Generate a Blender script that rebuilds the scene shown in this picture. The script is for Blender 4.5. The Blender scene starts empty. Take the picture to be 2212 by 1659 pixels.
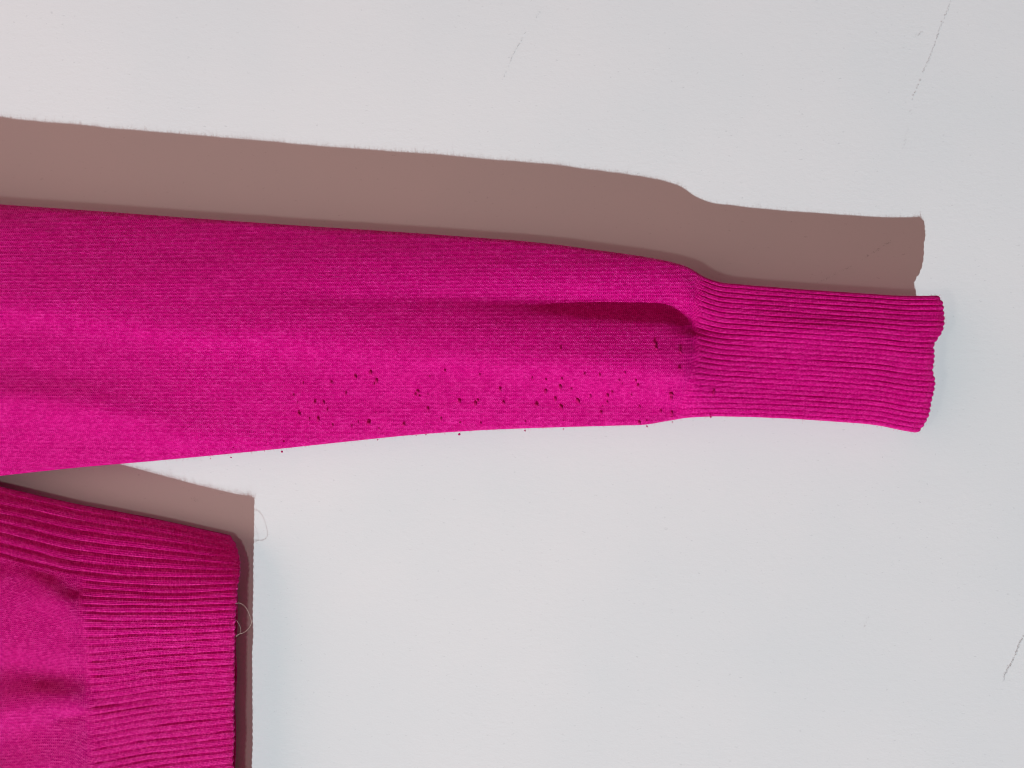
import bpy, math, random
import numpy as np

# ------------------------------------------------------------------ place
# Metres.  The wall is the plane y = 0, the viewer stands on its -y side and
# the garment hangs down it (-z).  The photograph was taken with the camera
# turned a quarter, so "right" in the picture is "down" in the room.
Z0 = 1.30            # height of the camera above the floor
H = 0.50             # distance camera - wall
S = 0.66 / 2212.0    # metres on the wall per picture unit (2212 across)
CX, CY = 1106.0, 829.5
rng = np.random.default_rng(7)
random.seed(7)

sc = bpy.context.scene
cam_d = bpy.data.cameras.new('camera')
cam = bpy.data.objects.new('camera', cam_d)
sc.collection.objects.link(cam)
cam.location = (0, -H, Z0)
# local x -> -z (down), local y -> +x, looking along +y
cam.matrix_world = __import__('mathutils').Matrix(((0, 1, 0, 0), (0, 0, -1, -H), (-1, 0, 0, Z0), (0, 0, 0, 1)))
cam_d.sensor_fit = 'HORIZONTAL'
cam_d.angle = 2 * math.atan(0.33 / H)
cam_d.clip_start, cam_d.clip_end = 0.01, 50
sc.camera = cam
sc.render.resolution_x, sc.render.resolution_y = 1024, 768
sc.cycles.pixel_filter_type = 'BLACKMAN_HARRIS'; sc.cycles.filter_width = 1.0

world = bpy.data.worlds.new('World'); sc.world = world
world.use_nodes = True
bg = world.node_tree.nodes['Background']
bg.inputs[0].default_value = (1.0, 0.575, 0.515, 1)     # dim warm room
bg.inputs[1].default_value = 0.115

def lamp(name, loc, target, power, color, radius, cone, blend=0.3):
    d = bpy.data.lights.new(name, 'SPOT')
    d.energy = power; d.color = color; d.shadow_soft_size = radius
    d.spot_size = math.radians(cone); d.spot_blend = blend
    o = bpy.data.objects.new(name, d); sc.collection.objects.link(o)
    o.location = loc
    import mathutils
    v = mathutils.Vector(target) - mathutils.Vector(loc)
    o.rotation_euler = v.to_track_quat('-Z', 'Y').to_euler()
    return o

# key lamp: low from the viewer's left, a little above; hard shadows
kd = np.array((-1.90, -1.0, 0.09)); kd /= np.linalg.norm(kd)
kp = np.array((0, 0, Z0)) + kd * 14.0
lamp('key_lamp', tuple(kp), (0, 0, Z0), 11500, (0.73, 0.89, 0.935), 0.055, 40, 0.05)
# small lamp beside the camera (the phone's light)
lamp('phone_light', (-0.072, -0.51, Z0 + 0.13), (0.0, 0, Z0 + 0.1), 0.95, (1.0, 0.93, 0.80), 0.015, 150, 0.6)

# broad dim warm light of the room, from beside the key lamp
rd_ = bpy.data.lights.new('room_light', 'AREA')
rd_.shape = 'DISK'; rd_.size = 2.8; rd_.energy = 31; rd_.color = (1.0, 0.54, 0.50)
ro = bpy.data.objects.new('room_light', rd_); sc.collection.objects.link(ro)
ro.location = (0.1, -1.6, Z0 + 2.4)
ro.rotation_euler = (__import__('mathutils').Vector((0, 0, Z0)) - ro.location).to_track_quat('-Z', 'Y').to_euler()

vs = sc.view_settings
vs.view_transform = 'Standard'; vs.look = 'None'; vs.exposure = 0.0; vs.gamma = 1.0
vs.use_curve_mapping = False

# ------------------------------------------------------------------ helpers
def px2uv(px, py, w):
    """picture units + height above wall (m) -> metres right / up in the picture"""
    k = 1.0 - np.asarray(w) / H
    return (np.asarray(px) - CX) * S * k, -(np.asarray(py) - CY) * S * k

def uvw2world(u, v, w):
    return np.stack([v, -w, Z0 - u], axis=-1)

def smooth(e0, e1, x):
    t = np.clip((np.asarray(x, float) - e0) / (e1 - e0), 0, 1)
    return t * t * (3 - 2 * t)

def spline(xs, ys):
    """monotone-ish cubic through points (Catmull-Rom slopes)"""
    xs = np.asarray(xs, float); ys = np.asarray(ys, float)
    d = np.diff(ys) / np.diff(xs)
    m = np.empty_like(ys)
    m[1:-1] = (d[:-1] * np.diff(xs)[1:] + d[1:] * np.diff(xs)[:-1]) / (xs[2:] - xs[:-2])
    m[0], m[-1] = d[0], d[-1]
    def f(x):
        x = np.asarray(x, float)
        i = np.clip(np.searchsorted(xs, x) - 1, 0, len(xs) - 2)
        h = xs[i + 1] - xs[i]
        t = np.clip((x - xs[i]) / h, 0, 1)
        return ((2*t**3 - 3*t**2 + 1) * ys[i] + (t**3 - 2*t**2 + t) * h * m[i]
                + (-2*t**3 + 3*t**2) * ys[i+1] + (t**3 - t**2) * h * m[i+1])
    return f

def value_noise(shape_seed):
    g = np.random.default_rng(shape_seed).uniform(-1, 1, (64, 64))
    def f(x, y):
        x = np.asarray(x, float); y = np.asarray(y, float)
        xi = np.floor(x).astype(int); yi = np.floor(y).astype(int)
        fx = x - xi; fy = y - yi
        fx = fx*fx*(3-2*fx); fy = fy*fy*(3-2*fy)
        a = g[xi % 64, yi % 64]; b = g[(xi+1) % 64, yi % 64]
        c = g[xi % 64, (yi+1) % 64]; d = g[(xi+1) % 64, (yi+1) % 64]
        return (a*(1-fx)+b*fx)*(1-fy) + (c*(1-fx)+d*fx)*fy
    return f

def link(o, parent=None):
    sc.collection.objects.link(o)
    if parent is not None: o.parent = parent
    return o

def mesh_obj(name, verts, faces, mat, parent=None, uv=None, smooth_shade=True):
    """verts (N,3), faces (M,4) or (M,3) arrays; uv per vertex (N,2)"""
    me = bpy.data.meshes.new(name)
    verts = np.asarray(verts, np.float32); faces = np.asarray(faces, np.int32)
    n = faces.shape[1]
    me.vertices.add(len(verts)); me.vertices.foreach_set('co', verts.ravel())
    me.loops.add(faces.size); me.loops.foreach_set('vertex_index', faces.ravel())
    me.polygons.add(len(faces))
    me.polygons.foreach_set('loop_start', np.arange(0, faces.size, n, dtype=np.int32))
    me.polygons.foreach_set('loop_total', np.full(len(faces), n, np.int32))
    me.update(calc_edges=True)
    me.polygons.foreach_set('use_smooth', np.full(len(faces), smooth_shade, bool))
    if uv is not None:
        l = me.uv_layers.new(name='UVMap')
        l.data.foreach_set('uv', np.asarray(uv, np.float32)[faces.ravel()].ravel())
    me.materials.append(mat)
    me.validate()
    return link(bpy.data.objects.new(name, me), parent)

def grid_faces(nr, nc, wrap_rows=False):
    """vertex (r, c) = r*nc + c"""
    r = np.arange(nr if wrap_rows else nr - 1)
    c = np.arange(nc - 1)
    R, C = np.meshgrid(r, c, indexing='ij')
    R2 = (R + 1) % nr
    return np.stack([R*nc + C, R*nc + C + 1, R2*nc + C + 1, R2*nc + C], -1).reshape(-1, 4)

# ------------------------------------------------------------------ materials
class NT:
    def __init__(self, name):
        self.m = bpy.data.materials.new(name); self.m.use_nodes = True
        self.t = self.m.node_tree
        self.b = self.t.nodes['Principled BSDF']; self.out = self.t.nodes['Material Output']
    def node(self, kind, **kw):
        n = self.t.nodes.new(kind)
        for k, v in kw.items(): setattr(n, k, v)
        return n
    def link(self, a, b): self.t.links.new(a, b)
    def val(self, sock, x):
        if isinstance(x, (int, float, tuple)): sock.default_value = x
        else: self.link(x, sock)
    def math(self, op, a, b=0.0, c=0.0):
        n = self.node('ShaderNodeMath', operation=op)
        for s, x in zip(n.inputs, (a, b, c)): self.val(s, x)
        return n.outputs[0]
    def noise(self, vec, scale, detail=2.0, rough=0.5, distort=0.0):
        n = self.node('ShaderNodeTexNoise')
        if vec is not None: self.link(vec, n.inputs['Vector'])
        n.inputs['Scale'].default_value = scale; n.inputs['Detail'].default_value = detail
        n.inputs['Roughness'].default_value = rough; n.inputs['Distortion'].default_value = distort
        return n.outputs['Fac']
    def ramp(self, fac, stops):
        n = self.node('ShaderNodeValToRGB'); self.val(n.inputs[0], fac)
        e = n.color_ramp.elements
        while len(e) < len(stops): e.new(0.5)
        for el, (p, c) in zip(e, stops): el.position = p; el.color = c
        return n.outputs[0]

MAG = (0.74, 0.0022, 0.235)

def knit_material(name, wale, course, depth, lustre=1.0):
    """fine stockinette: V-shaped loops as relief, felted and uneven, on (along, across) millimetres"""
    k = NT(name)
    uv = k.node('ShaderNodeUVMap', uv_map='UVMap').outputs[0]
    sep = k.node('ShaderNodeSeparateXYZ'); k.link(uv, sep.inputs[0])
    U, V = sep.outputs[0], sep.outputs[1]
    wob = k.noise(uv, 0.22, 3.0)
    wob2 = k.noise(uv, 0.9, 2.0)
    V2 = k.math('ADD', V, k.math('MULTIPLY', k.math('SUBTRACT', wob2, 0.5), 0.55))
    U2 = k.math('ADD', U, k.math('MULTIPLY', k.math('SUBTRACT', wob, 0.5), 1.6))
    b = k.math('DIVIDE', V2, wale)
    ab = k.math('ABSOLUTE', k.math('SUBTRACT', k.math('FRACT', b), 0.5))
    a = k.math('ADD', k.math('DIVIDE', U2, course), k.math('MULTIPLY', ab, 1.5))
    leg = k.math('SUBTRACT', 1.0, k.math('MULTIPLY', k.math('ABSOLUTE', k.math('SUBTRACT', ab, 0.25)), 3.6))
    leg = k.math('POWER', k.math('MAXIMUM', leg, 0.0), 0.6)
    crs = k.math('ADD', 0.62, k.math('MULTIPLY', k.math('SINE', k.math('MULTIPLY', a, 2*math.pi)), 0.38))
    h = k.math('MULTIPLY', leg, crs)
    felt = k.noise(uv, 0.11, 3.0, 0.6)                     # where the nap hides the loops
    feltf = k.node('ShaderNodeMapRange'); k.link(felt, feltf.inputs[0])
    feltf.inputs[1].default_value = 0.36; feltf.inputs[2].default_value = 0.62
    feltf.inputs[3].default_value = 0.66; feltf.inputs[4].default_value = 1.0
    h = k.math('MULTIPLY', h, feltf.outputs[0])
    fib = k.noise(uv, 2.6, 3.0, 0.7)
    h = k.math('ADD', h, k.math('MULTIPLY', fib, 0.55))
    bump = k.node('ShaderNodeBump'); bump.inputs['Strength'].default_value = 1.0
    bump.inputs['Distance'].default_value = depth
    k.link(h, bump.inputs['Height'])
    cell = k.node('ShaderNodeCombineXYZ')
    k.link(k.math('FLOOR', k.math('MULTIPLY', b, 2.0)), cell.inputs[0]); k.link(k.math('FLOOR', a), cell.inputs[1])
    wn = k.node('ShaderNodeTexWhiteNoise', noise_dimensions='2D'); k.link(cell.outputs[0], wn.inputs[0])
    loop = wn.outputs[0]                                    # random yarn tone and gloss per loop; brighter loops paint glints into the colour
    tone = k.math('ADD', k.math('MULTIPLY', k.noise(uv, 1.3, 4.0, 0.75), 0.80), k.math('MULTIPLY', loop, 0.20))
    col = k.ramp(tone, [(0.28, (MAG[0]*0.62, MAG[1]*0.4, MAG[2]*0.56, 1)),
                        (0.52, (*MAG, 1)),
                        (0.76, (MAG[0]*1.25, MAG[1]*5.0, MAG[2]*1.55, 1))])
    p = k.b
    gl = k.math('MULTIPLY', k.math('POWER', loop, 3.0), 1.7 * lustre)
    k.link(col, p.inputs['Base Color'])
    p.inputs['Roughness'].default_value = 0.42
    k.link(k.math('ADD', gl, 0.15), p.inputs['Specular IOR Level'])
    p.inputs['Specular Tint'].default_value = (1.0, 0.14, 0.52, 1)
    p.inputs['Sheen Weight'].default_value = 0.12
    p.inputs['Sheen Roughness'].default_value = 0.45
    p.inputs['Sheen Tint'].default_value = (0.95, 0.02, 0.38, 1)
    k.link(bump.outputs[0], p.inputs['Normal'])
    tr = k.node('ShaderNodeBsdfTranslucent')
    tr.inputs[0].default_value = (0.75, 0.002, 0.10, 1)
    k.link(bump.outputs[0], tr.inputs['Normal'])
    mix = k.node('ShaderNodeMixShader'); mix.inputs[0].default_value = 0.14
    k.link(p.outputs[0], mix.inputs[1]); k.link(tr.outputs[0], mix.inputs[2])
    k.link(mix.outputs[0], k.out.inputs[0])
    return k.m

def plain_material(name, col, rough=0.8, spec=0.2, sheen=0.0):
    k = NT(name)
    n = k.noise(k.node('ShaderNodeTexCoord').outputs['Object'], 900.0, 2.0)
    c = k.ramp(n, [(0.3, (*(x*0.75 for x in col), 1)), (0.7, (*(min(1, x*1.2) for x in col), 1))])
    k.link(c, k.b.inputs['Base Color'])
    k.b.inputs['Roughness'].default_value = rough
    k.b.inputs['Specular IOR Level'].default_value = spec
    k.b.inputs['Sheen Weight'].default_value = sheen
    return k.m

def wall_material():
    k = NT('painted_plaster')
    o = k.node('ShaderNodeTexCoord').outputs['Object']
    mp = k.node('ShaderNodeMapping'); k.link(o, mp.inputs[0])
    mp.inputs['Scale'].default_value = (1.0, 1.0, 0.55)     # roller grain drawn out along the wall
    v = mp.outputs[0]
    fine = k.noise(v, 900.0, 3.0, 0.6)
    mid = k.noise(v, 330.0, 2.0, 0.5)
    big = k.noise(o, 9.0, 3.0, 0.5)
    h = k.math('ADD', k.math('MULTIPLY', fine, 0.55), k.math('MULTIPLY', mid, 0.6))
    bump = k.node('ShaderNodeBump'); bump.inputs['Strength'].default_value = 0.36
    bump.inputs['Distance'].default_value = 0.00022
    k.link(h, bump.inputs['Height'])
    c1 = k.ramp(big, [(0.35, (0.770, 0.775, 0.785, 1)), (0.65, (0.800, 0.790, 0.797, 1))])
    dots = k.noise(v, 520.0, 2.0, 0.6)
    spot = k.ramp(dots, [(0.26, (0.66, 0.66, 0.67, 1)), (0.34, (1, 1, 1, 1))])
    mul = k.node('ShaderNodeMix', data_type='RGBA', blend_type='MULTIPLY')
    mul.inputs[0].default_value = 0.35
    k.link(c1, mul.inputs[6]); k.link(spot, mul.inputs[7])
    k.link(mul.outputs[2], k.b.inputs['Base Color'])
    k.b.inputs['Roughness'].default_value = 0.85
    k.b.inputs['Specular IOR Level'].default_value = 0.04
    k.link(bump.outputs[0], k.b.inputs['Normal'])
    return k.m

M_sleeve = knit_material('magenta_stockinette', 1.62, 1.25, 0.00044)
M_rib = knit_material('magenta_rib_knit', 1.55, 1.0, 0.00040, 1.0)
M_fuzz = plain_material('magenta_wool_fibre', (0.70, 0.03, 0.28), 0.6, 0.3)
M_pill = plain_material('dark_wool_pill', (0.48, 0.004, 0.13), 0.9, 0.1)
M_hair = plain_material('pale_fibre', (0.85, 0.72, 0.62), 0.35, 0.6)
M_wall = wall_material()
M_mark = plain_material('graphite_mark', (0.73, 0.73, 0.74), 0.8, 0.2)
M_mark2 = plain_material('grey_scuff', (0.69, 0.69, 0.70), 0.8, 0.2)

# ------------------------------------------------------------------ wall
wv = np.array([(x, y, z) for x in (-1.5, 1.5) for y in (0.0, 0.12) for z in (-0.0, 2.6)], float)
wf = np.array([(0, 1, 5, 4), (2, 6, 7, 3), (0, 4, 6, 2), (1, 3, 7, 5), (0, 2, 3, 1), (4, 5, 7, 6)])
wall = mesh_obj('wall', wv, wf, M_wall, smooth_shade=False)
wall['kind'] = 'structure'
wall['label'] = 'white painted plaster wall with fine grain and faint scuffs behind the sweater'

def wall_mark(name, pts, mat, n, spread, size, seed, gaps):
    """a broken pencil or scuff line: many small flecks of grey on the paint grain"""
    r = np.random.default_rng(seed)
    pts = np.array(pts, float)
    L = np.r_[0, np.cumsum(np.hypot(*np.diff(pts, axis=0).T))]
    vn = value_noise(seed)
    V, F = [], []
    for i in range(n):
        t = r.uniform(0, L[-1])
        if vn(t / 9.0, 0.5) < gaps: continue
        x = np.interp(t, L, pts[:, 0]) + r.normal(0, spread)
        y = np.interp(t, L, pts[:, 1]) + r.normal(0, spread)
        j = min(np.searchsorted(L, t, side='right') - 1, len(pts) - 2)
        d = pts[j+1] - pts[j]; d /= np.hypot(*d)
        d = d + r.normal(0, 0.5, 2); d /= np.hypot(*d)
        e = np.array((-d[1], d[0]))
        a = size * r.uniform(0.7, 2.2); b = size * r.uniform(0.3, 0.7)
        q = [(-a, -b*.4), (-a*.2, -b), (a, -b*.3), (a*.7, b*.6), (-a*.3, b)]
        base = len(V)
        for s_, t_ in q:
            p = np.array((x, y)) + d * s_ + e * t_
            u, v = px2uv(p[0], p[1], 0.0)
            V.append((float(v), -0.00008 - i * 0.7e-6, Z0 - float(u)))
        F += [(base, base+1, base+2), (base, base+2, base+3), (base, base+3, base+4)]
    o = mesh_obj(name, V, np.array(F), mat, wall, smooth_shade=False)
    return o

wall_mark('pencil_line', [(1175, 12), (1164, 30), (1140, 60), (1125, 90), (1108, 118), (1098, 145), (1085, 172)], M_mark, 90, 0.5, 1.5, 3, -0.25)
wall_mark('pencil_line', [(2057, -6), (2046, 25), (2030, 62), (2020, 95), (2008, 125), (1990, 168), (1970, 215)], M_mark, 170, 1.0, 1.3, 4, -0.35)
wall_mark('pencil_line', [(1968, 240), (1958, 290), (1950, 330)], M_mark, 26, 1.6, 1.1, 5, -0.2)
wall_mark('pencil_line', [(1925, 520), (1900, 536), (1870, 556), (1840, 574), (1805, 592), (1765, 612)], M_mark, 130, 0.9, 1.4, 6, -0.35)
wall_mark('scuff_mark', [(2225, 1352), (2203, 1388), (2195, 1410), (2185, 1432), (2174, 1450), (2168, 1464), (2169, 1472)], M_mark2, 170, 0.9, 1.3, 8, -0.5)
wall_mark('scuff_mark', [(1976, 78), (1992, 71)], M_mark, 18, 1.5, 1.2, 9, -0.6)
wall_mark('scuff_mark', [(1880, 1325), (1866, 1358)], M_mark, 12, 1.2, 1.0, 10, -0.6)
wall_mark('scuff_mark', [(1905, 985), (1908, 998)], M_mark, 8, 0.8, 1.0, 11, -0.9)
wall_mark('scuff_mark', [(412, 1228-240), (437, 1236-240)], M_mark, 6, 1.5, 1.0, 12, -0.9)
wall_mark('scuff_mark', [(414, 1077), (430, 1082)], M_mark, 20, 2.0, 1.0, 13, -0.9)

# ------------------------------------------------------------------ sweater
base = np.array((-0.15, -0.016, Z0 - 0.27))
sweater = bpy.data.objects.new('sweater', None)
sweater.empty_display_size = 0.02
sweater.location = base
link(sweater)
sweater['label'] = 'bright magenta fine-knit wool sweater with ribbed cuff and hem hanging against the white wall'
sweater['category'] = 'sweater'

# ---- sleeve and cuff: one flattened tube, described by its two outlines
topE = spline([-700, -300, 0, 200, 400, 600, 800, 1000, 1150, 1300, 1400, 1450, 1490, 1515, 1545, 1600, 1700, 1850, 1950, 2040],
              [376, 414, 441, 455, 470, 484, 497, 511, 523, 542, 557, 567, 580, 595, 607, 614, 622, 632, 638, 638])
botE = spline([-700, -300, 0, 150, 300, 450, 600, 750, 900, 1050, 1200, 1330, 1400, 1440, 1480, 1530, 1600, 1700, 1800, 1900, 1960, 2040],
              [1115, 1065, 1029, 1013, 1000, 986, 971, 955, 940, 930, 924, 920, 917, 910, 904, 900, 901, 905, 911, 920, 932, 940])
edgeW = spline([-700, 0, 700, 1490, 2040], [0.036, 0.0312, 0.0290, 0.0272, 0.0268])
frontB = spline([-700, 0, 600, 1200, 1450, 1490, 1540, 1700, 2040], [0.015, 0.0125, 0.0110, 0.0085, 0.0072, 0.0062, 0.0045, 0.0036, 0.0038])
backB = spline([-700, 0, 600, 1200, 1480, 1560, 2040], [0.010, 0.008, 0.007, 0.006, 0.005, 0.004, 0.004])
joinX = spline([560, 600, 680, 760, 820, 880, 920], [1505, 1500, 1492, 1490, 1478, 1462, 1455])
endX = spline([610, 640, 652, 672, 700, 718, 735, 748, 760, 780, 800, 822, 840, 870, 900, 918, 930, 945],
              [2018, 2022, 2029, 2031, 2030, 2024, 2012, 2005, 2006, 2006, 2004, 2008, 2006, 2002, 1998, 1990, 1982, 1972])

# valley running into the cuff seam, with the ridge under it
_fx = np.arange(-220, 420, 1.0)
_fw = np.interp(_fx, [-220, -110, -70, -40, -12, 0, 8, 22, 38, 56, 80, 115, 140, 165, 215, 290, 420],
                [0, 0.8, 0.7, -1.2, -4.2, -5.1, -4.5, -1.7, 0.6, 2.2, 3.7, 5.2, 5.0, 3.2, -0.6, -0.4, 0])
_g = np.exp(-0.5 * (np.arange(-18, 19) / 6.0) ** 2); _g /= _g.sum()
_fw = np.convolve(np.pad(_fw, 18, mode='edge'), _g, 'valid')
foldY = spline([400, 700, 1000, 1200, 1350, 1440, 1480, 1510, 1600], [650, 645, 645, 652, 660, 668, 683, 702, 712])
foldA = spline([380, 700, 900, 1100, 1250, 1400, 1475, 1500, 1530, 1600, 2040], [0, 0.22, 0.38, 0.66, 0.96, 1.12, 1.08, 0.70, 0.32, 0.0, 0.0])
# the long bright step down the sleeve and soft hollows to its left
stepY = spline([-700, 0, 187, 374, 561, 762, 908, 1167, 1314, 1443, 1500], [640, 690, 706, 730, 752, 766, 781, 804, 812, 816, 812])
stepA = spline([-700, 0, 500, 900, 1200, 1400, 1500, 1560], [6.0, 6.0, 6.4, 5.2, 2.6, 0.9, 0.2, 0.0])
crestY = spline([-700, 0, 262, 393, 560, 800], [800, 852, 893, 930, 950, 960])
crestA = spline([-700, 0, 260, 420, 600, 800, 2040], [3.6, 3.6, 3.2, 2.2, 1.0, 0, 0])
nz1, nz2, nz3 = value_noise(21), value_noise(22), value_noise(23)

def sleeve_detail(px, py, s_):
    """front-side relief in metres"""
    w = np.interp(py - foldY(px), _fx, _fw) * foldA(px)
    w = w - stepA(px) / (1 + np.exp(-(py - stepY(px)) / 15.0))
    w = w + crestA(px) * np.exp(-0.5 * ((py - crestY(px)) / 34.0) ** 2)
    body = 1 - smooth(1470, 1560, px)
    w = w + body * (0.55 * nz1(px / 210.0, py / 62.0) + 0.18 * nz2(px / 90.0, py / 34.0) + 0.10 * nz3(px / 24.0, py / 17.0))
    w = w + (1 - body) * 0.35 * nz2(px / 160.0 + 9, py / 40.0)
    # gathers where the sleeve is caught by the cuff
    jx = joinX(np.clip(py, 560, 920))
    near = np.exp(-np.abs(px - jx) / 38.0) * (px < jx + 30)
    inner = 1 - smooth(0.72, 0.97, np.abs(s_))
    w = w + inner * near * 0.55 * nz3(3.3, py / 17.0)
    w = w - 0.9 * inner * np.exp(-0.5 * ((px - jx - 3) / 7.0) ** 2)
    return w * 1e-3

NF, NB = 264, 96
def ring_params():
    ph = np.linspace(0, math.pi, 4000)
    c, s_ = np.cos(ph), 0.16 * np.sin(ph)
    L = np.r_[0, np.cumsum(np.hypot(np.diff(c), np.diff(s_)))]
    f = np.interp(np.linspace(0, L[-1], NF), L, ph)
    b = np.interp(np.linspace(0, L[-1], NB + 2)[1:-1], L, ph)
    return f, b
phF, phB = ring_params()
ringS = np.r_[np.cos(phF), -np.cos(phB)]          # +1 upper edge ... -1 lower edge ... back again
ringFront = np.r_[np.ones(NF, bool), np.zeros(NB, bool)]
NR = NF + NB

NRIB = 26
def tube(px, s_, front, rib):
    """points of the sleeve tube.  px,s_ same shape; rib = rib strength 0..1"""
    t, b = topE(px), botE(px)
    py = t + (b - t) * (1 - s_) / 2
    e = edgeW(px) - 0.0015 * (1 - s_)
    dome = 1 - np.abs(s_) ** 2.1
    fold = np.sqrt(np.maximum(0, 1 - np.abs(s_) ** 50))      # the thin fold along each edge
    u, v = px2uv(px, py, e)
    w = np.where(front, e + 0.0015 * fold + frontB(px) * dome, e - 0.0015 * fold - backB(px) * dome)
    # the relief carries the folded edges with it
    det = sleeve_detail(px, py, s_)
    w = w + np.where(front, det, det * smooth(0.80, 1.0, np.abs(s_)))
    # ribs: rounded wales with narrow furrows
    ang = np.arccos(np.clip(s_, -1, 1))
    arc = (1 - s_) / 2 * 0.94 + 0.06 * ang / math.pi
    ph = arc * NRIB + 0.10 * nz1(px / 140.0, s_ * 6 + 4) + 0.035 * nz2(px / 45.0, s_ * 14)
    fr = ph - np.floor(ph)
    prof = np.abs(np.sin(math.pi * fr)) ** 0.75
    prof = prof - 0.16 * np.exp(-0.5 * ((fr - 0.52) / 0.10) ** 2)
    idx = np.floor(ph)
    amp = (0.00062 + 0.00016 * nz3(idx * 1.7, 2.5)) * rib * (1 + 0.25 * nz2(px / 40.0, idx))
    hgt = amp * (prof - 0.55)
    nv = np.where(np.abs(s_) > 0.9, s_, 0.0) * smooth(0.9, 1.0, np.abs(s_))
    w = w + np.where(front, 1, -1) * hgt * np.sqrt(np.maximum(0, 1 - nv ** 2))
    v = v + hgt * nv
    return u, v, w

def sweater_part(name, u, v, w, uvA, uvB, faces, mat, parent=None):
    P = uvw2world(u, v, w).reshape(-1, 3) - base
    return mesh_obj(name, P, faces, mat, parent if parent is not None else sweater,
                    uv=np.stack([uvA.ravel(), uvB.ravel()], -1))

def ring_metric(px, s_):
    """millimetres around the tube at a mean width so that the wales run straight along it"""
    wid = (botE(px) - topE(px)) * S * 1000
    return wid

Sg = ringS[:, None]; Fg = ringFront[:, None]
# around-coordinate in mm, wales kept whole: number of wales shrinks slowly
ringArc = np.where(ringFront, (1 - ringS) / 2, 1 + (1 + ringS) / 2)[:, None]

ncol = 470
tau = np.linspace(0, 1, ncol)[None, :]
py_mid = lambda px, s_: topE(px) + (botE(px) - topE(px)) * (1 - s_) / 2
jx = joinX(np.clip(py_mid(np.full((NR, 1), 1485.0), Sg), 560, 920))
tt = 1 - (1 - tau) ** 1.12
pxS = -700 + (jx + 700) * tt
u, v, w = tube(pxS, np.broadcast_to(Sg, pxS.shape), np.broadcast_to(Fg, pxS.shape), np.zeros_like(pxS))
fS = grid_faces(NR, ncol, True)
uvA = (pxS * S * 1000)
uvB = np.where(Fg, -v * 1000, 400 + v * 1000)      # wales run along the sleeve and are lost at its edges
sleeve = sweater_part('sleeve', u, v, w, uvA, uvB, fS, M_sleeve)
sleeve_front = (u[:NF], v[:NF], w[:NF])

# the cuff, with its rim rolled inwards
nc1, nrim = 130, 9
yE = py_mid(np.full((NR, 1), 2000.0), Sg)
ex = endX(np.clip(yE, 610, 945))
_arc = (1 - Sg) / 2 * 0.94 + 0.06 * np.arccos(np.clip(Sg, -1, 1)) / math.pi
ex = ex + 2.4 * (np.abs(np.sin(math.pi * _arc * NRIB)) - 0.6) + 1.2 * nz2(_arc * 9, 3.7)
tau = np.linspace(0, 1, nc1)[None, :]
pxC = jx + (ex - jx) * tau
ribf = smooth(0, 0.05, tau) * (1 - 0.35 * smooth(0.97, 1, tau)) + 0 * pxC
u, v, w = tube(pxC, np.broadcast_to(Sg, pxC.shape), np.broadcast_to(Fg, pxC.shape), ribf)
def add_rim(u, v, w, front, rad=0.0008, depth=0.005, mid_w=None):
    ul, vl, wl = u[:, -1:], v[:, -1:], w[:, -1:]
    sgn = np.where(front, -1.0, 1.0)
    U, V, W = [u], [v], [w]
    for a in np.linspace(0.2, 1, nrim - 2) * math.pi:
        U.append(ul + rad * math.sin(a)); V.append(vl); W.append(wl + sgn * rad * (1 - math.cos(a)))
    for d in (0.5, 1.0):
        U.append(ul - depth * d); V.append(vl + (vl.mean() - vl) * 0.06 * d); W.append(wl + sgn * rad * 2.0)
    return np.concatenate(U, 1), np.concatenate(V, 1), np.concatenate(W, 1)
u, v, w = add_rim(u, v, w, np.broadcast_to(Fg, (NR, 1)))
uvA = np.concatenate([pxC, ex + np.linspace(0, 30, nrim)[None, :]], 1) * S * 1000
uvB = ringArc * NRIB * 1.55 * 2.0 + 0 * uvA
cuff = sweater_part('cuff', u, v, w, uvA, uvB, grid_faces(NR, nc1 + nrim, True), M_rib)
cuff_front = (u[:NF, :nc1], v[:NF, :nc1], w[:NF, :nc1])

# ---- body with side panel and hem band: rows follow the ribs, columns the length
colX = np.array([-700, 0, 173, 340, 512], float)
tabY = np.array([[1160, 1210, 1258, 1345, 1390, 1545, 1700, 2665],      # at 512
                 [1122, 1192, 1262, 1350, 1400, 1562, 1720, 2680],      # 340
                 [1090, 1172, 1249, 1350, 1412, 1589, 1745, 2700],      # 173
                 [1051, 1132, 1209, 1320, 1396, 1590, 1750, 2710],      # 0
                 [900, 1000, 1090, 1240, 1350, 1580, 1750, 2720]], float)[::-1]
# rows: front from the upper side to the lower, then the back
ya = np.r_[1160 + (2665 - 1160) * np.linspace(0, 1, 860) ** 1.0]
edge_dense = 1160 + 60 * np.linspace(0, 1, 60) ** 2
yrow = np.unique(np.r_[edge_dense, ya[ya > 1221]])
yrow = np.r_[yrow[yrow < 2600], 2665 - (65 * np.linspace(1, 0, 30) ** 2)]
nFr = len(yrow)
yback = np.r_[2665 - 60 * np.linspace(0.05, 1, 20) ** 2, np.linspace(2580, 1245, 90), 1160 + 60 * np.linspace(1, 0.05, 24) ** 2]
yAll = np.r_[yrow, yback]; frAll = np.r_[np.ones(nFr, bool), np.zeros(len(yback), bool)]
nRow = len(yAll)
rowTab = np.stack([np.interp(yAll, tabY[-1], tabY[k]) for k in range(5)], 1)   # y at the control columns
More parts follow.
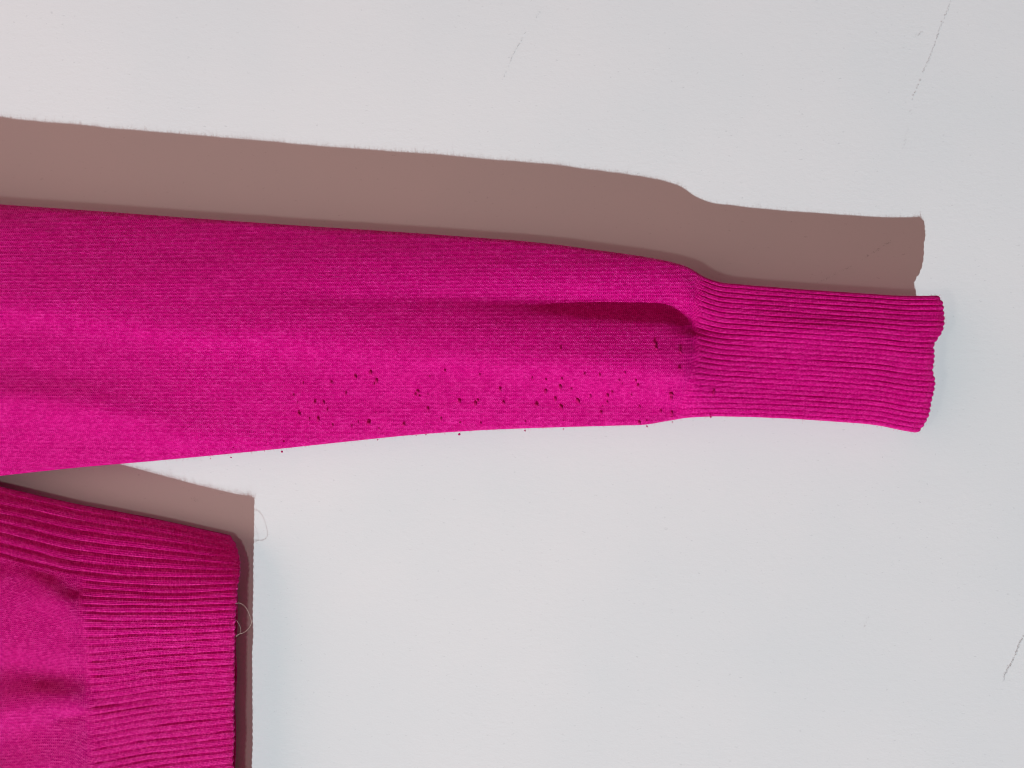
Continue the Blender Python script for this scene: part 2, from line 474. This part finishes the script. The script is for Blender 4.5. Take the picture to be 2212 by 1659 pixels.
# soften the kinks left by the table
def soften(a, n=25):
    k = np.hanning(n + 2)[1:-1]; k /= k.sum()
    return np.convolve(np.pad(a, n // 2, mode='reflect', reflect_type='odd'), k, 'valid')
for k in range(5):
    rowTab[:nFr, k] = rowTab[:nFr, k] * 0 + np.interp(yrow, np.linspace(1160, 2665, 1505), soften(np.interp(np.linspace(1160, 2665, 1505), tabY[-1], tabY[k]), 71))
    rowTab[nFr:, k] = np.interp(yback, np.linspace(1160, 2665, 1505), soften(np.interp(np.linspace(1160, 2665, 1505), tabY[-1], tabY[k]), 71))
def rowY(px):
    """(rows, cols) y for px (rows, cols)"""
    out = np.zeros_like(px)
    for r in range(px.shape[0]):
        out[r] = spline(colX, rowTab[r])(px[r])
    return out

edgeWB = spline([-700, 0, 250, 512], [0.022, 0.0165, 0.0130, 0.0105])
frontWB = spline([-700, 0, 173, 340, 512], [0.044, 0.0365, 0.0335, 0.0305, 0.0292])
backWB = spline([-700, 0, 512], [0.006, 0.005, 0.004])
RB = 58.0                     # mm over which the side rounds off

joinB = spline([900, 1200, 1257, 1345, 1412, 1500, 1589, 1659, 2720], [176, 176, 173, 171, 181, 184, 190, 192, 190])
hemE = spline([1100, 1160, 1175, 1190, 1208, 1279, 1368, 1545, 1659, 2720], [478, 490, 503, 509, 513, 509, 505, 502, 501, 506])

def ridge(px, py, pts, width, amps):
    pts = np.array(pts, float); amps = np.array(amps, float)
    best = np.full(px.shape, 1e9); amp = np.zeros(px.shape)
    for (a, b, a0, a1) in zip(pts[:-1], pts[1:], amps[:-1], amps[1:]):
        d = b - a; L2 = d @ d
        t = np.clip(((px - a[0]) * d[0] + (py - a[1]) * d[1]) / L2, 0, 1)
        dist = np.hypot(px - a[0] - t * d[0], py - a[1] - t * d[1])
        m = dist < best
        best = np.where(m, dist, best); amp = np.where(m, a0 + (a1 - a0) * t, amp)
    return amp * np.exp(-0.5 * (best / width) ** 2)

nb1, nb2, nb3 = value_noise(31), value_noise(32), value_noise(33)
def body_detail(px, py, jx, ripple):
    m = smooth(0, 1, (jx + 8 - px) / 55.0)              # 1 in the body, 0 in the hem
    w = 1.2 * m
    lim = smooth(1190, 1250, py)
    f = ridge(px, py, [(-500, 1090), (-160, 1190), (20, 1236), (110, 1268), (178, 1322), (215, 1350)], 30, [0.3, 0.4, 0.5, 1.3, 1.5, 0.2])
    f = f + ridge(px, py, [(70, 1220), (125, 1243), (175, 1292)], 16, [-0.3, -0.8, -0.3])
    f = f + ridge(px, py, [(-400, 1560), (0, 1530), (90, 1512), (175, 1512), (210, 1515)], 30, [2.0, 2.5, 2.6, 2.2, 0.2])
    f = f + ridge(px, py, [(0, 1440), (90, 1452), (185, 1466)], 24, [-1.2, -1.5, -1.3])
    f = f + ridge(px, py, [(140, 1548), (172, 1542)], 12, [-1.4, -1.4])
    f = f + ridge(px, py, [(-200, 1680), (60, 1660), (180, 1640)], 30, [1.2, 1.2, 0.8])
    f = f + ridge(px, py, [(-200, 2000), (60, 1960), (190, 1930)], 40, [2.2, 2.2, 1.2])
    f = f + ridge(px, py, [(-200, 2300), (60, 2280), (190, 2330)], 40, [2.2, 2.2, 1.2])
    near = np.exp(-np.abs(px - jx) / 45.0)
    w = w + lim * (1.6 * f * smooth(0, 1, (jx + 45 - px) / 60.0) + near * 0.55 * nb3(1.5, py / 24.0))
    w = w + lim * m * (0.7 * nb1(px / 120.0, py / 90.0) + 0.35 * nb2(px / 45.0, py / 38.0) + 0.12 * nb3(px / 18.0, py / 15.0))
    w = w + (1 - m) * (0.45 * nb2(px / 150.0 + 5, py / 60.0))
    w = w - ripple * 0.3 * np.exp(-0.5 * ((px - jx) / 6.0) ** 2)
    return w * 1e-3

# arc length along the rows at the hem -> rib phase
_d = (yrow - 1160) * S * 1000 * 0.945
_round = lambda d: 0.06 * np.sqrt(1 - np.clip(1 - d / 2.0, 0, 1) ** 2) + 0.94 * (1 - np.clip(1 - d / RB, 0, 1) ** 2)
_wz = 17.5 * _round(np.minimum(_d, (2665 - 1160) * S * 1000 * 0.945 - _d))
arcF = np.r_[0, np.cumsum(np.hypot(np.diff(_d), np.diff(_wz)))]
arcB = arcF[-1] + np.r_[0, np.cumsum(np.abs(np.diff(yback)))] * S * 1000
arcAll = np.r_[arcF, arcB]
RIBMM = 4.05

def body_points(px, rib, side_rib):
    py = rowY(px)
    fr = np.broadcast_to(frAll[:, None], px.shape)
    # distance from either side edge, mm
    d = np.minimum(yAll - 1160, 2665 - yAll)[:, None] * S * 1000 * 0.945
    rd = _round(d) + 0 * px
    e = edgeWB(px)
    w = np.where(fr, e + (frontWB(px) - e) * rd, e - (e - backWB(px)) * rd)
    u, v = px2uv(px, py, e + (frontWB(px) - e) * rd * 0.999)
    jx = joinB(py)
    w = w + np.where(fr, body_detail(px, py, jx, 1.0) * smooth(0, 1, rd * 1.1), 0)
    ph = arcAll[:, None] / RIBMM + 0.13 * nb1(px / 130.0, arcAll[:, None] / 9.0) + 0.05 * nb2(px / 40.0, arcAll[:, None] / 4.0)
    f = ph - np.floor(ph)
    prof = np.abs(np.sin(math.pi * f)) ** 0.7 - 0.15 * np.exp(-0.5 * ((f - 0.52) / 0.09) ** 2)
    idx = np.floor(ph)
    amp = (0.00080 + 0.00020 * nb3(idx * 1.7, 4.5)) * rib * (1 + 0.25 * nb2(px / 40.0 + 3, idx))
    hgt = amp * (prof - 0.55)
    edge = np.clip(1 - d / 12.0, 0, 1) ** 1.5
    w = w + np.where(fr, 1, -1) * hgt * np.sqrt(1 - edge ** 2)
    v = v + np.where((yAll < 1900)[:, None], 1, -1) * hgt * edge
    return u, v, w

kB = int(np.searchsorted(yrow, 1258))           # last rib row of the side panel
# hem columns
nh = 84
tau = np.linspace(0, 1, nh)[None, :]
y173 = rowTab[:, 2:3]; y512 = rowTab[:, 4:5]
xj = joinB(y173); xe = hemE(y512) - 26.0 * (~frAll[:, None]) * np.minimum(1, np.minimum(yAll - 1160, 2665 - yAll)[:, None] / 40.0)
xe = xe + 2.6 * (np.abs(np.sin(math.pi * arcAll[:, None] / RIBMM)) - 0.6) + 1.6 * nb2(arcAll[:, None] / 14.0, 6.2)
pxH = xj + (xe - xj) * tau
# ribs of the side panel run on unbroken into the band above the seam
rowsAbove = ((np.arange(nRow) <= kB) & frAll)[:, None]
ribH = np.where(rowsAbove, 1.0, smooth(0, 0.06, tau)) * (1 - 0.35 * smooth(0.97, 1, tau)) + 0 * pxH
u, v, w = body_points(pxH, ribH, 0)
hem_front = (u[:nFr], v[:nFr], w[:nFr])
u, v, w = add_rim(u, v, w, frAll[:, None])
uvA = np.concatenate([pxH, xe + np.linspace(0, 30, nrim)[None, :]], 1) * S * 1000
uvB = arcAll[:, None] * (1.55 * 2.0 / RIBMM) * 1.0 + 0 * uvA
hem = sweater_part('hem_band', u, v, w, uvA, uvB, grid_faces(nRow, nh + nrim, True), M_rib)

# body columns
nb = 190
tb = np.linspace(0, 1, nb)[None, :]
pxB = -700 + (xj + 700) * (1 - (1 - tb) ** 1.35)
sideMask = (1 - smooth(kB - 2, kB + 2, np.arange(nRow)))[:, None] * frAll[:, None]
u, v, w = body_points(pxB, sideMask + 0 * pxB, 1)
body_front = (u[:nFr], v[:nFr], w[:nFr])
uvA = pxB * S * 1000; uvB = arcAll[:, None] + 0 * uvA
allF = grid_faces(nRow, nb, True)
rowOf = allF[:, 0] // nb
selP = rowOf < kB
def sub(name, sel, mat):
    f = allF[sel]; ids = np.unique(f); re = np.zeros(nRow * nb, int); re[ids] = np.arange(len(ids))
    P = uvw2world(u, v, w).reshape(-1, 3)[ids] - base
    return mesh_obj(name, P, re[f], mat, sweater, uv=np.stack([uvA.ravel(), uvB.ravel()], -1)[ids])
body = sub('body', ~selP, M_sleeve)
panel = sub('side_rib_panel', selP, M_rib)

# ---- loose wool fibres standing off the knit
def fuzz(parent, front, n, seed, len_mm, edge_bias, maxpx=None):
    r = np.random.default_rng(seed)
    P = uvw2world(*front)                       # (rows, cols, 3)
    a = np.gradient(P, axis=0); b = np.gradient(P, axis=1)
    N = np.cross(a, b); N /= np.linalg.norm(N, axis=-1, keepdims=True) + 1e-12
    N *= np.where(N[..., 1:2] > 0, -1, 1)       # towards the viewer
    nr, nc = P.shape[:2]
    area = np.linalg.norm(np.cross(a, b), axis=-1)
    wt = area * (1 + edge_bias[0][:, None] + edge_bias[1][None, :])
    vis = (P[..., 2] < Z0 + 0.40) & (P[..., 0] > -0.32)
    wt = wt * vis
    idx = r.choice(nr * nc, size=n, p=(wt / wt.sum()).ravel())
    p0 = P.reshape(-1, 3)[idx]; nn = N.reshape(-1, 3)[idx]
    ta = a.reshape(-1, 3)[idx]; ta /= np.linalg.norm(ta, axis=1, keepdims=True) + 1e-12
    tb_ = b.reshape(-1, 3)[idx]; tb_ /= np.linalg.norm(tb_, axis=1, keepdims=True) + 1e-12
    p0 = p0 + ta * r.uniform(-.4e-3, .4e-3, (n, 1)) + tb_ * r.uniform(-.7e-3, .7e-3, (n, 1))
    L = r.gamma(2.2, len_mm / 2.2, n)[:, None] * 1e-3
    d = nn * r.uniform(0.35, 1.0, (n, 1)) + ta * r.normal(0, .6, (n, 1)) + tb_ * r.normal(0, .6, (n, 1))
    d /= np.linalg.norm(d, axis=1, keepdims=True)
    bend = r.normal(0, 0.7, (n, 3))
    p1 = p0 + d * L * 0.5
    d2 = d + bend; d2 /= np.linalg.norm(d2, axis=1, keepdims=True)
    p2 = p1 + d2 * L * 0.5
    q = np.cross(d, r.normal(0, 1, (n, 3))); q /= np.linalg.norm(q, axis=1, keepdims=True)
    q2 = np.cross(d, q)
    rad = r.uniform(0.020e-3, 0.045e-3, n)[:, None]
    V = []
    for (p, k) in ((p0, 1.0), (p1, 0.9), (p2, 0.45)):
        for ang in (0, 2.094, 4.189):
            V.append(p + (q * math.cos(ang) + q2 * math.sin(ang)) * rad * k)
    V = np.stack(V, 1)                          # n,9,3
    V[..., 1] = np.minimum(V[..., 1], -0.0004)
    f = []
    for s_ in (0, 3):
        for j in range(3):
            f.append((s_ + j, s_ + (j + 1) % 3, s_ + 3 + (j + 1) % 3, s_ + 3 + j))
    F = (np.arange(n)[:, None, None] * 9 + np.array(f)[None]).reshape(-1, 4)
    o = mesh_obj('wool_fuzz', V.reshape(-1, 3) - base, F, M_fuzz, parent)
    o['kind'] = 'stuff'
    return o

def rows_bias(n, edge, k, top=True, bottom=True):
    x = np.zeros(n)
    if top: x[:edge] += k
    if bottom: x[-edge:] += k
    return x
fuzz(sleeve, sleeve_front, 30000, 51, 1.0, (rows_bias(NF, 10, 5), np.zeros(sleeve_front[0].shape[1])))
cb = np.zeros(nc1); cb[-4:] = 9
fuzz(cuff, cuff_front, 7000, 52, 1.0, (rows_bias(NF, 9, 2), cb))
hb = np.zeros(nh); hb[-3:] = 12
fuzz(hem, hem_front, 9000, 53, 1.4, (rows_bias(nFr, 40, 5, True, False), hb))
pb = tuple(x[:kB] for x in body_front)
fuzz(panel, pb, 2200, 54, 1.4, (rows_bias(kB, 25, 5, True, False), np.zeros(nb)))
fuzz(body, tuple(x[kB:] for x in body_front), 4500, 55, 1.2, (np.zeros(nFr - kB), np.zeros(nb)))

# ---- felted pills caught in the nap of the sleeve
Pf = uvw2world(*sleeve_front); Pc = uvw2world(*cuff_front)
def project(P):                                # picture units of surface points
    k = H / (H + P[..., 1])
    return CX + (Z0 - P[..., 2]) * k / S, CY - P[..., 0] * k / S
sx, sy = project(Pf); cx_, cy_ = project(Pc)
def at_surface(x, y):
    X, Y, P = (sx, sy, Pf) if x < 1488 else (cx_, cy_, Pc)
    i = np.argmin((X - x) ** 2 + (Y - y) ** 2)
    return P.reshape(-1, 3)[i]

def pill_mesh(seed):
    r = np.random.default_rng(seed)
    V, F = [], []
    rings, seg = 5, 7
    V.append((0, 0, -1))
    for i in range(1, rings):
        t = math.pi * i / rings
        for j in range(seg):
            p = 2 * math.pi * j / seg
            k = 1 + r.uniform(-.35, .35)
            V.append((math.sin(t) * math.cos(p) * k, math.sin(t) * math.sin(p) * k, -math.cos(t) * (1 + r.uniform(-.15, .15))))
    V.append((0, 0, 1))
    for j in range(seg): F.append((0, 1 + (j + 1) % seg, 1 + j))
    for i in range(rings - 2):
        for j in range(seg):
            a = 1 + i * seg + j; b = 1 + i * seg + (j + 1) % seg
            F += [(a, b, b + seg), (a, b + seg, a + seg)]
    last = len(V) - 1; o = 1 + (rings - 2) * seg
    for j in range(seg): F.append((last, o + j, o + (j + 1) % seg))
    me = bpy.data.meshes.new('fuzz_pill')
    me.from_pydata([tuple(x) for x in V], [], F); me.materials.append(M_pill)
    me.polygons.foreach_set('use_smooth', np.ones(len(F), bool)); me.update()
    return me
pill_meshes = [pill_mesh(100 + i) for i in range(8)]

A = lambda x, y, s_, e=1.6: (598.4 + x * .2459, 761.6 + y * .2459, s_, e)     # from two close views
B = lambda x, y, s_, e=1.6: (1088.0 + x * .22136, 707.2 + y * .22136, s_, e)
pills = [A(682,215,.55), A(820,180,.6), A(868,250,.6), A(482,265,.45), A(1230,345,.55), A(1222,372,.5,1.1), A(340,442,.6,1.1),
         A(187,542,.6), A(435,505,.35), A(372,590,.55), A(365,606,.4,1.1), A(808,618,.85,1.1), A(1115,635,.6,1.2), A(1325,500,.5),
         A(1612,430,.6), A(1752,450,.6), A(1955,322,.55), A(1990,440,.45), A(1472,160,.45,1.1), A(1350,215,.35,1.1), A(1790,195,.35,1.2),
         A(240,275,.3), A(140,375,.3), A(490,640,.35), A(862,282,.4,1.1),
         B(1480,160,.45), B(1482,203,.65,1.1), B(1730,240,.5,2.2), B(1720,403,.6,1.1), B(565,213,.4,1.1), B(782,455,.45,1.1),
         B(945,470,.4), B(1290,520,.4), B(1315,570,.55,1.2), B(560,580,.65), B(568,500,.4), B(407,508,.4,1.1), B(408,625,.55,1.9),
         B(502,700,.6), B(325,762,.75,1.0), B(725,720,.65,2.1), B(560,785,.6,1.9), B(1005,665,.5), B(950,830,.5), B(1632,655,.8,1.2),
         B(1628,690,.65,1.3), B(2050,635,.6,2.0), B(1640,840,.55,1.9), B(1320,930,.55), B(275,495,.35), B(1180,440,.3), B(1130,520,.3)]
pr = np.random.default_rng(77)
for _ in range(22):
    x = pr.uniform(640, 1480); lo, hi = stepY(x) + 10, botE(x) - 8
    pills.append((x, lo + (hi - lo) * pr.uniform(0, 1) ** 0.8, pr.uniform(0.22, 0.42), pr.uniform(1.2, 2.2)))
npill = 0
def place_pill(pos, size, elong, rot):
    global npill
    o = bpy.data.objects.new('fuzz_pill', pill_meshes[npill % 8])
    npill += 1
    link(o, sleeve)
    o.location = tuple(np.array(pos) - base)
    o.scale = (size * elong * 1e-3, size * 0.8e-3, size * 1e-3)
    o.rotation_euler = (random.uniform(-.3, .3), rot, 0)
for (x, y, s_, e) in pills:
    p = at_surface(x, y)
    place_pill(p + np.array((0, -0.0006 - 0.0004 * s_, 0)), s_ * 1.5, e, random.uniform(-.5, .3))
# pills hanging clear of the lower edge, held by the fuzz
for (x, y, s_, e) in [(609, 975.5, .62, 1.0), (571, 974, .35, 1.0), (815.5, 950, .55, .6), (899, 941, .3, 1.0), (920, 939, .4, 1.0), (992, 938, .85, .8),
                      (1134, 930.5, .6, .7), (1217, 927, .45, .7), (1397.5, 921, .45, 1.4), (1452.5, 911.5, .5, .8), (1535, 900.5, .55, 1.2),
                      (499, 988, .5, .8), (455, 990, .3, 1)]:
    w_ = 0.027
    uu, vv = px2uv(x, y, w_)
    place_pill((float(vv), -w_, Z0 - float(uu)), s_, e, random.uniform(-.6, .6))
# crumbs on the wall and one in the hem's shade
def fibre(name, pts, rad, parent, mat):
    """thin tube along world points"""
    pts = np.array(pts, float)
    t = np.linspace(0, 1, len(pts)); T = np.linspace(0, 1, 60)
    C = np.stack([spline(t, pts[:, i])(T) for i in range(3)], 1)
    d = np.gradient(C, axis=0); d /= np.linalg.norm(d, axis=1, keepdims=True)
    q = np.cross(d, (0.3, 0.8, 0.52)); q /= np.linalg.norm(q, axis=1, keepdims=True)
    q2 = np.cross(d, q)
    V = np.stack([C + rad * (q * math.cos(a) + q2 * math.sin(a)) for a in np.arange(5) * 2 * math.pi / 5], 0)
    return mesh_obj(name, V.reshape(-1, 3) - base, grid_faces(5, 60, True), mat, parent)
def W(x, y, w_):
    u_, v_ = px2uv(x, y, w_)
    return (float(v_), -w_, Z0 - float(u_))
fibre('stray_fibre', [W(509, 1303, .028), W(519, 1303, .0275), W(530, 1311, .027), W(538, 1326, .0265), W(543, 1342, .026), W(541, 1351, .026),
                      W(534, 1361, .0265), W(525, 1367, .027), W(516, 1370, .0275), W(509, 1374, .028)], 0.00008, hem, M_hair)
fibre('stray_fibre', [W(511, 1340, .028), W(516, 1348, .0275), W(520, 1358, .027), W(519, 1367, .027), W(512, 1374, .0275), W(506, 1378, .028)], 0.00006, hem, M_hair)
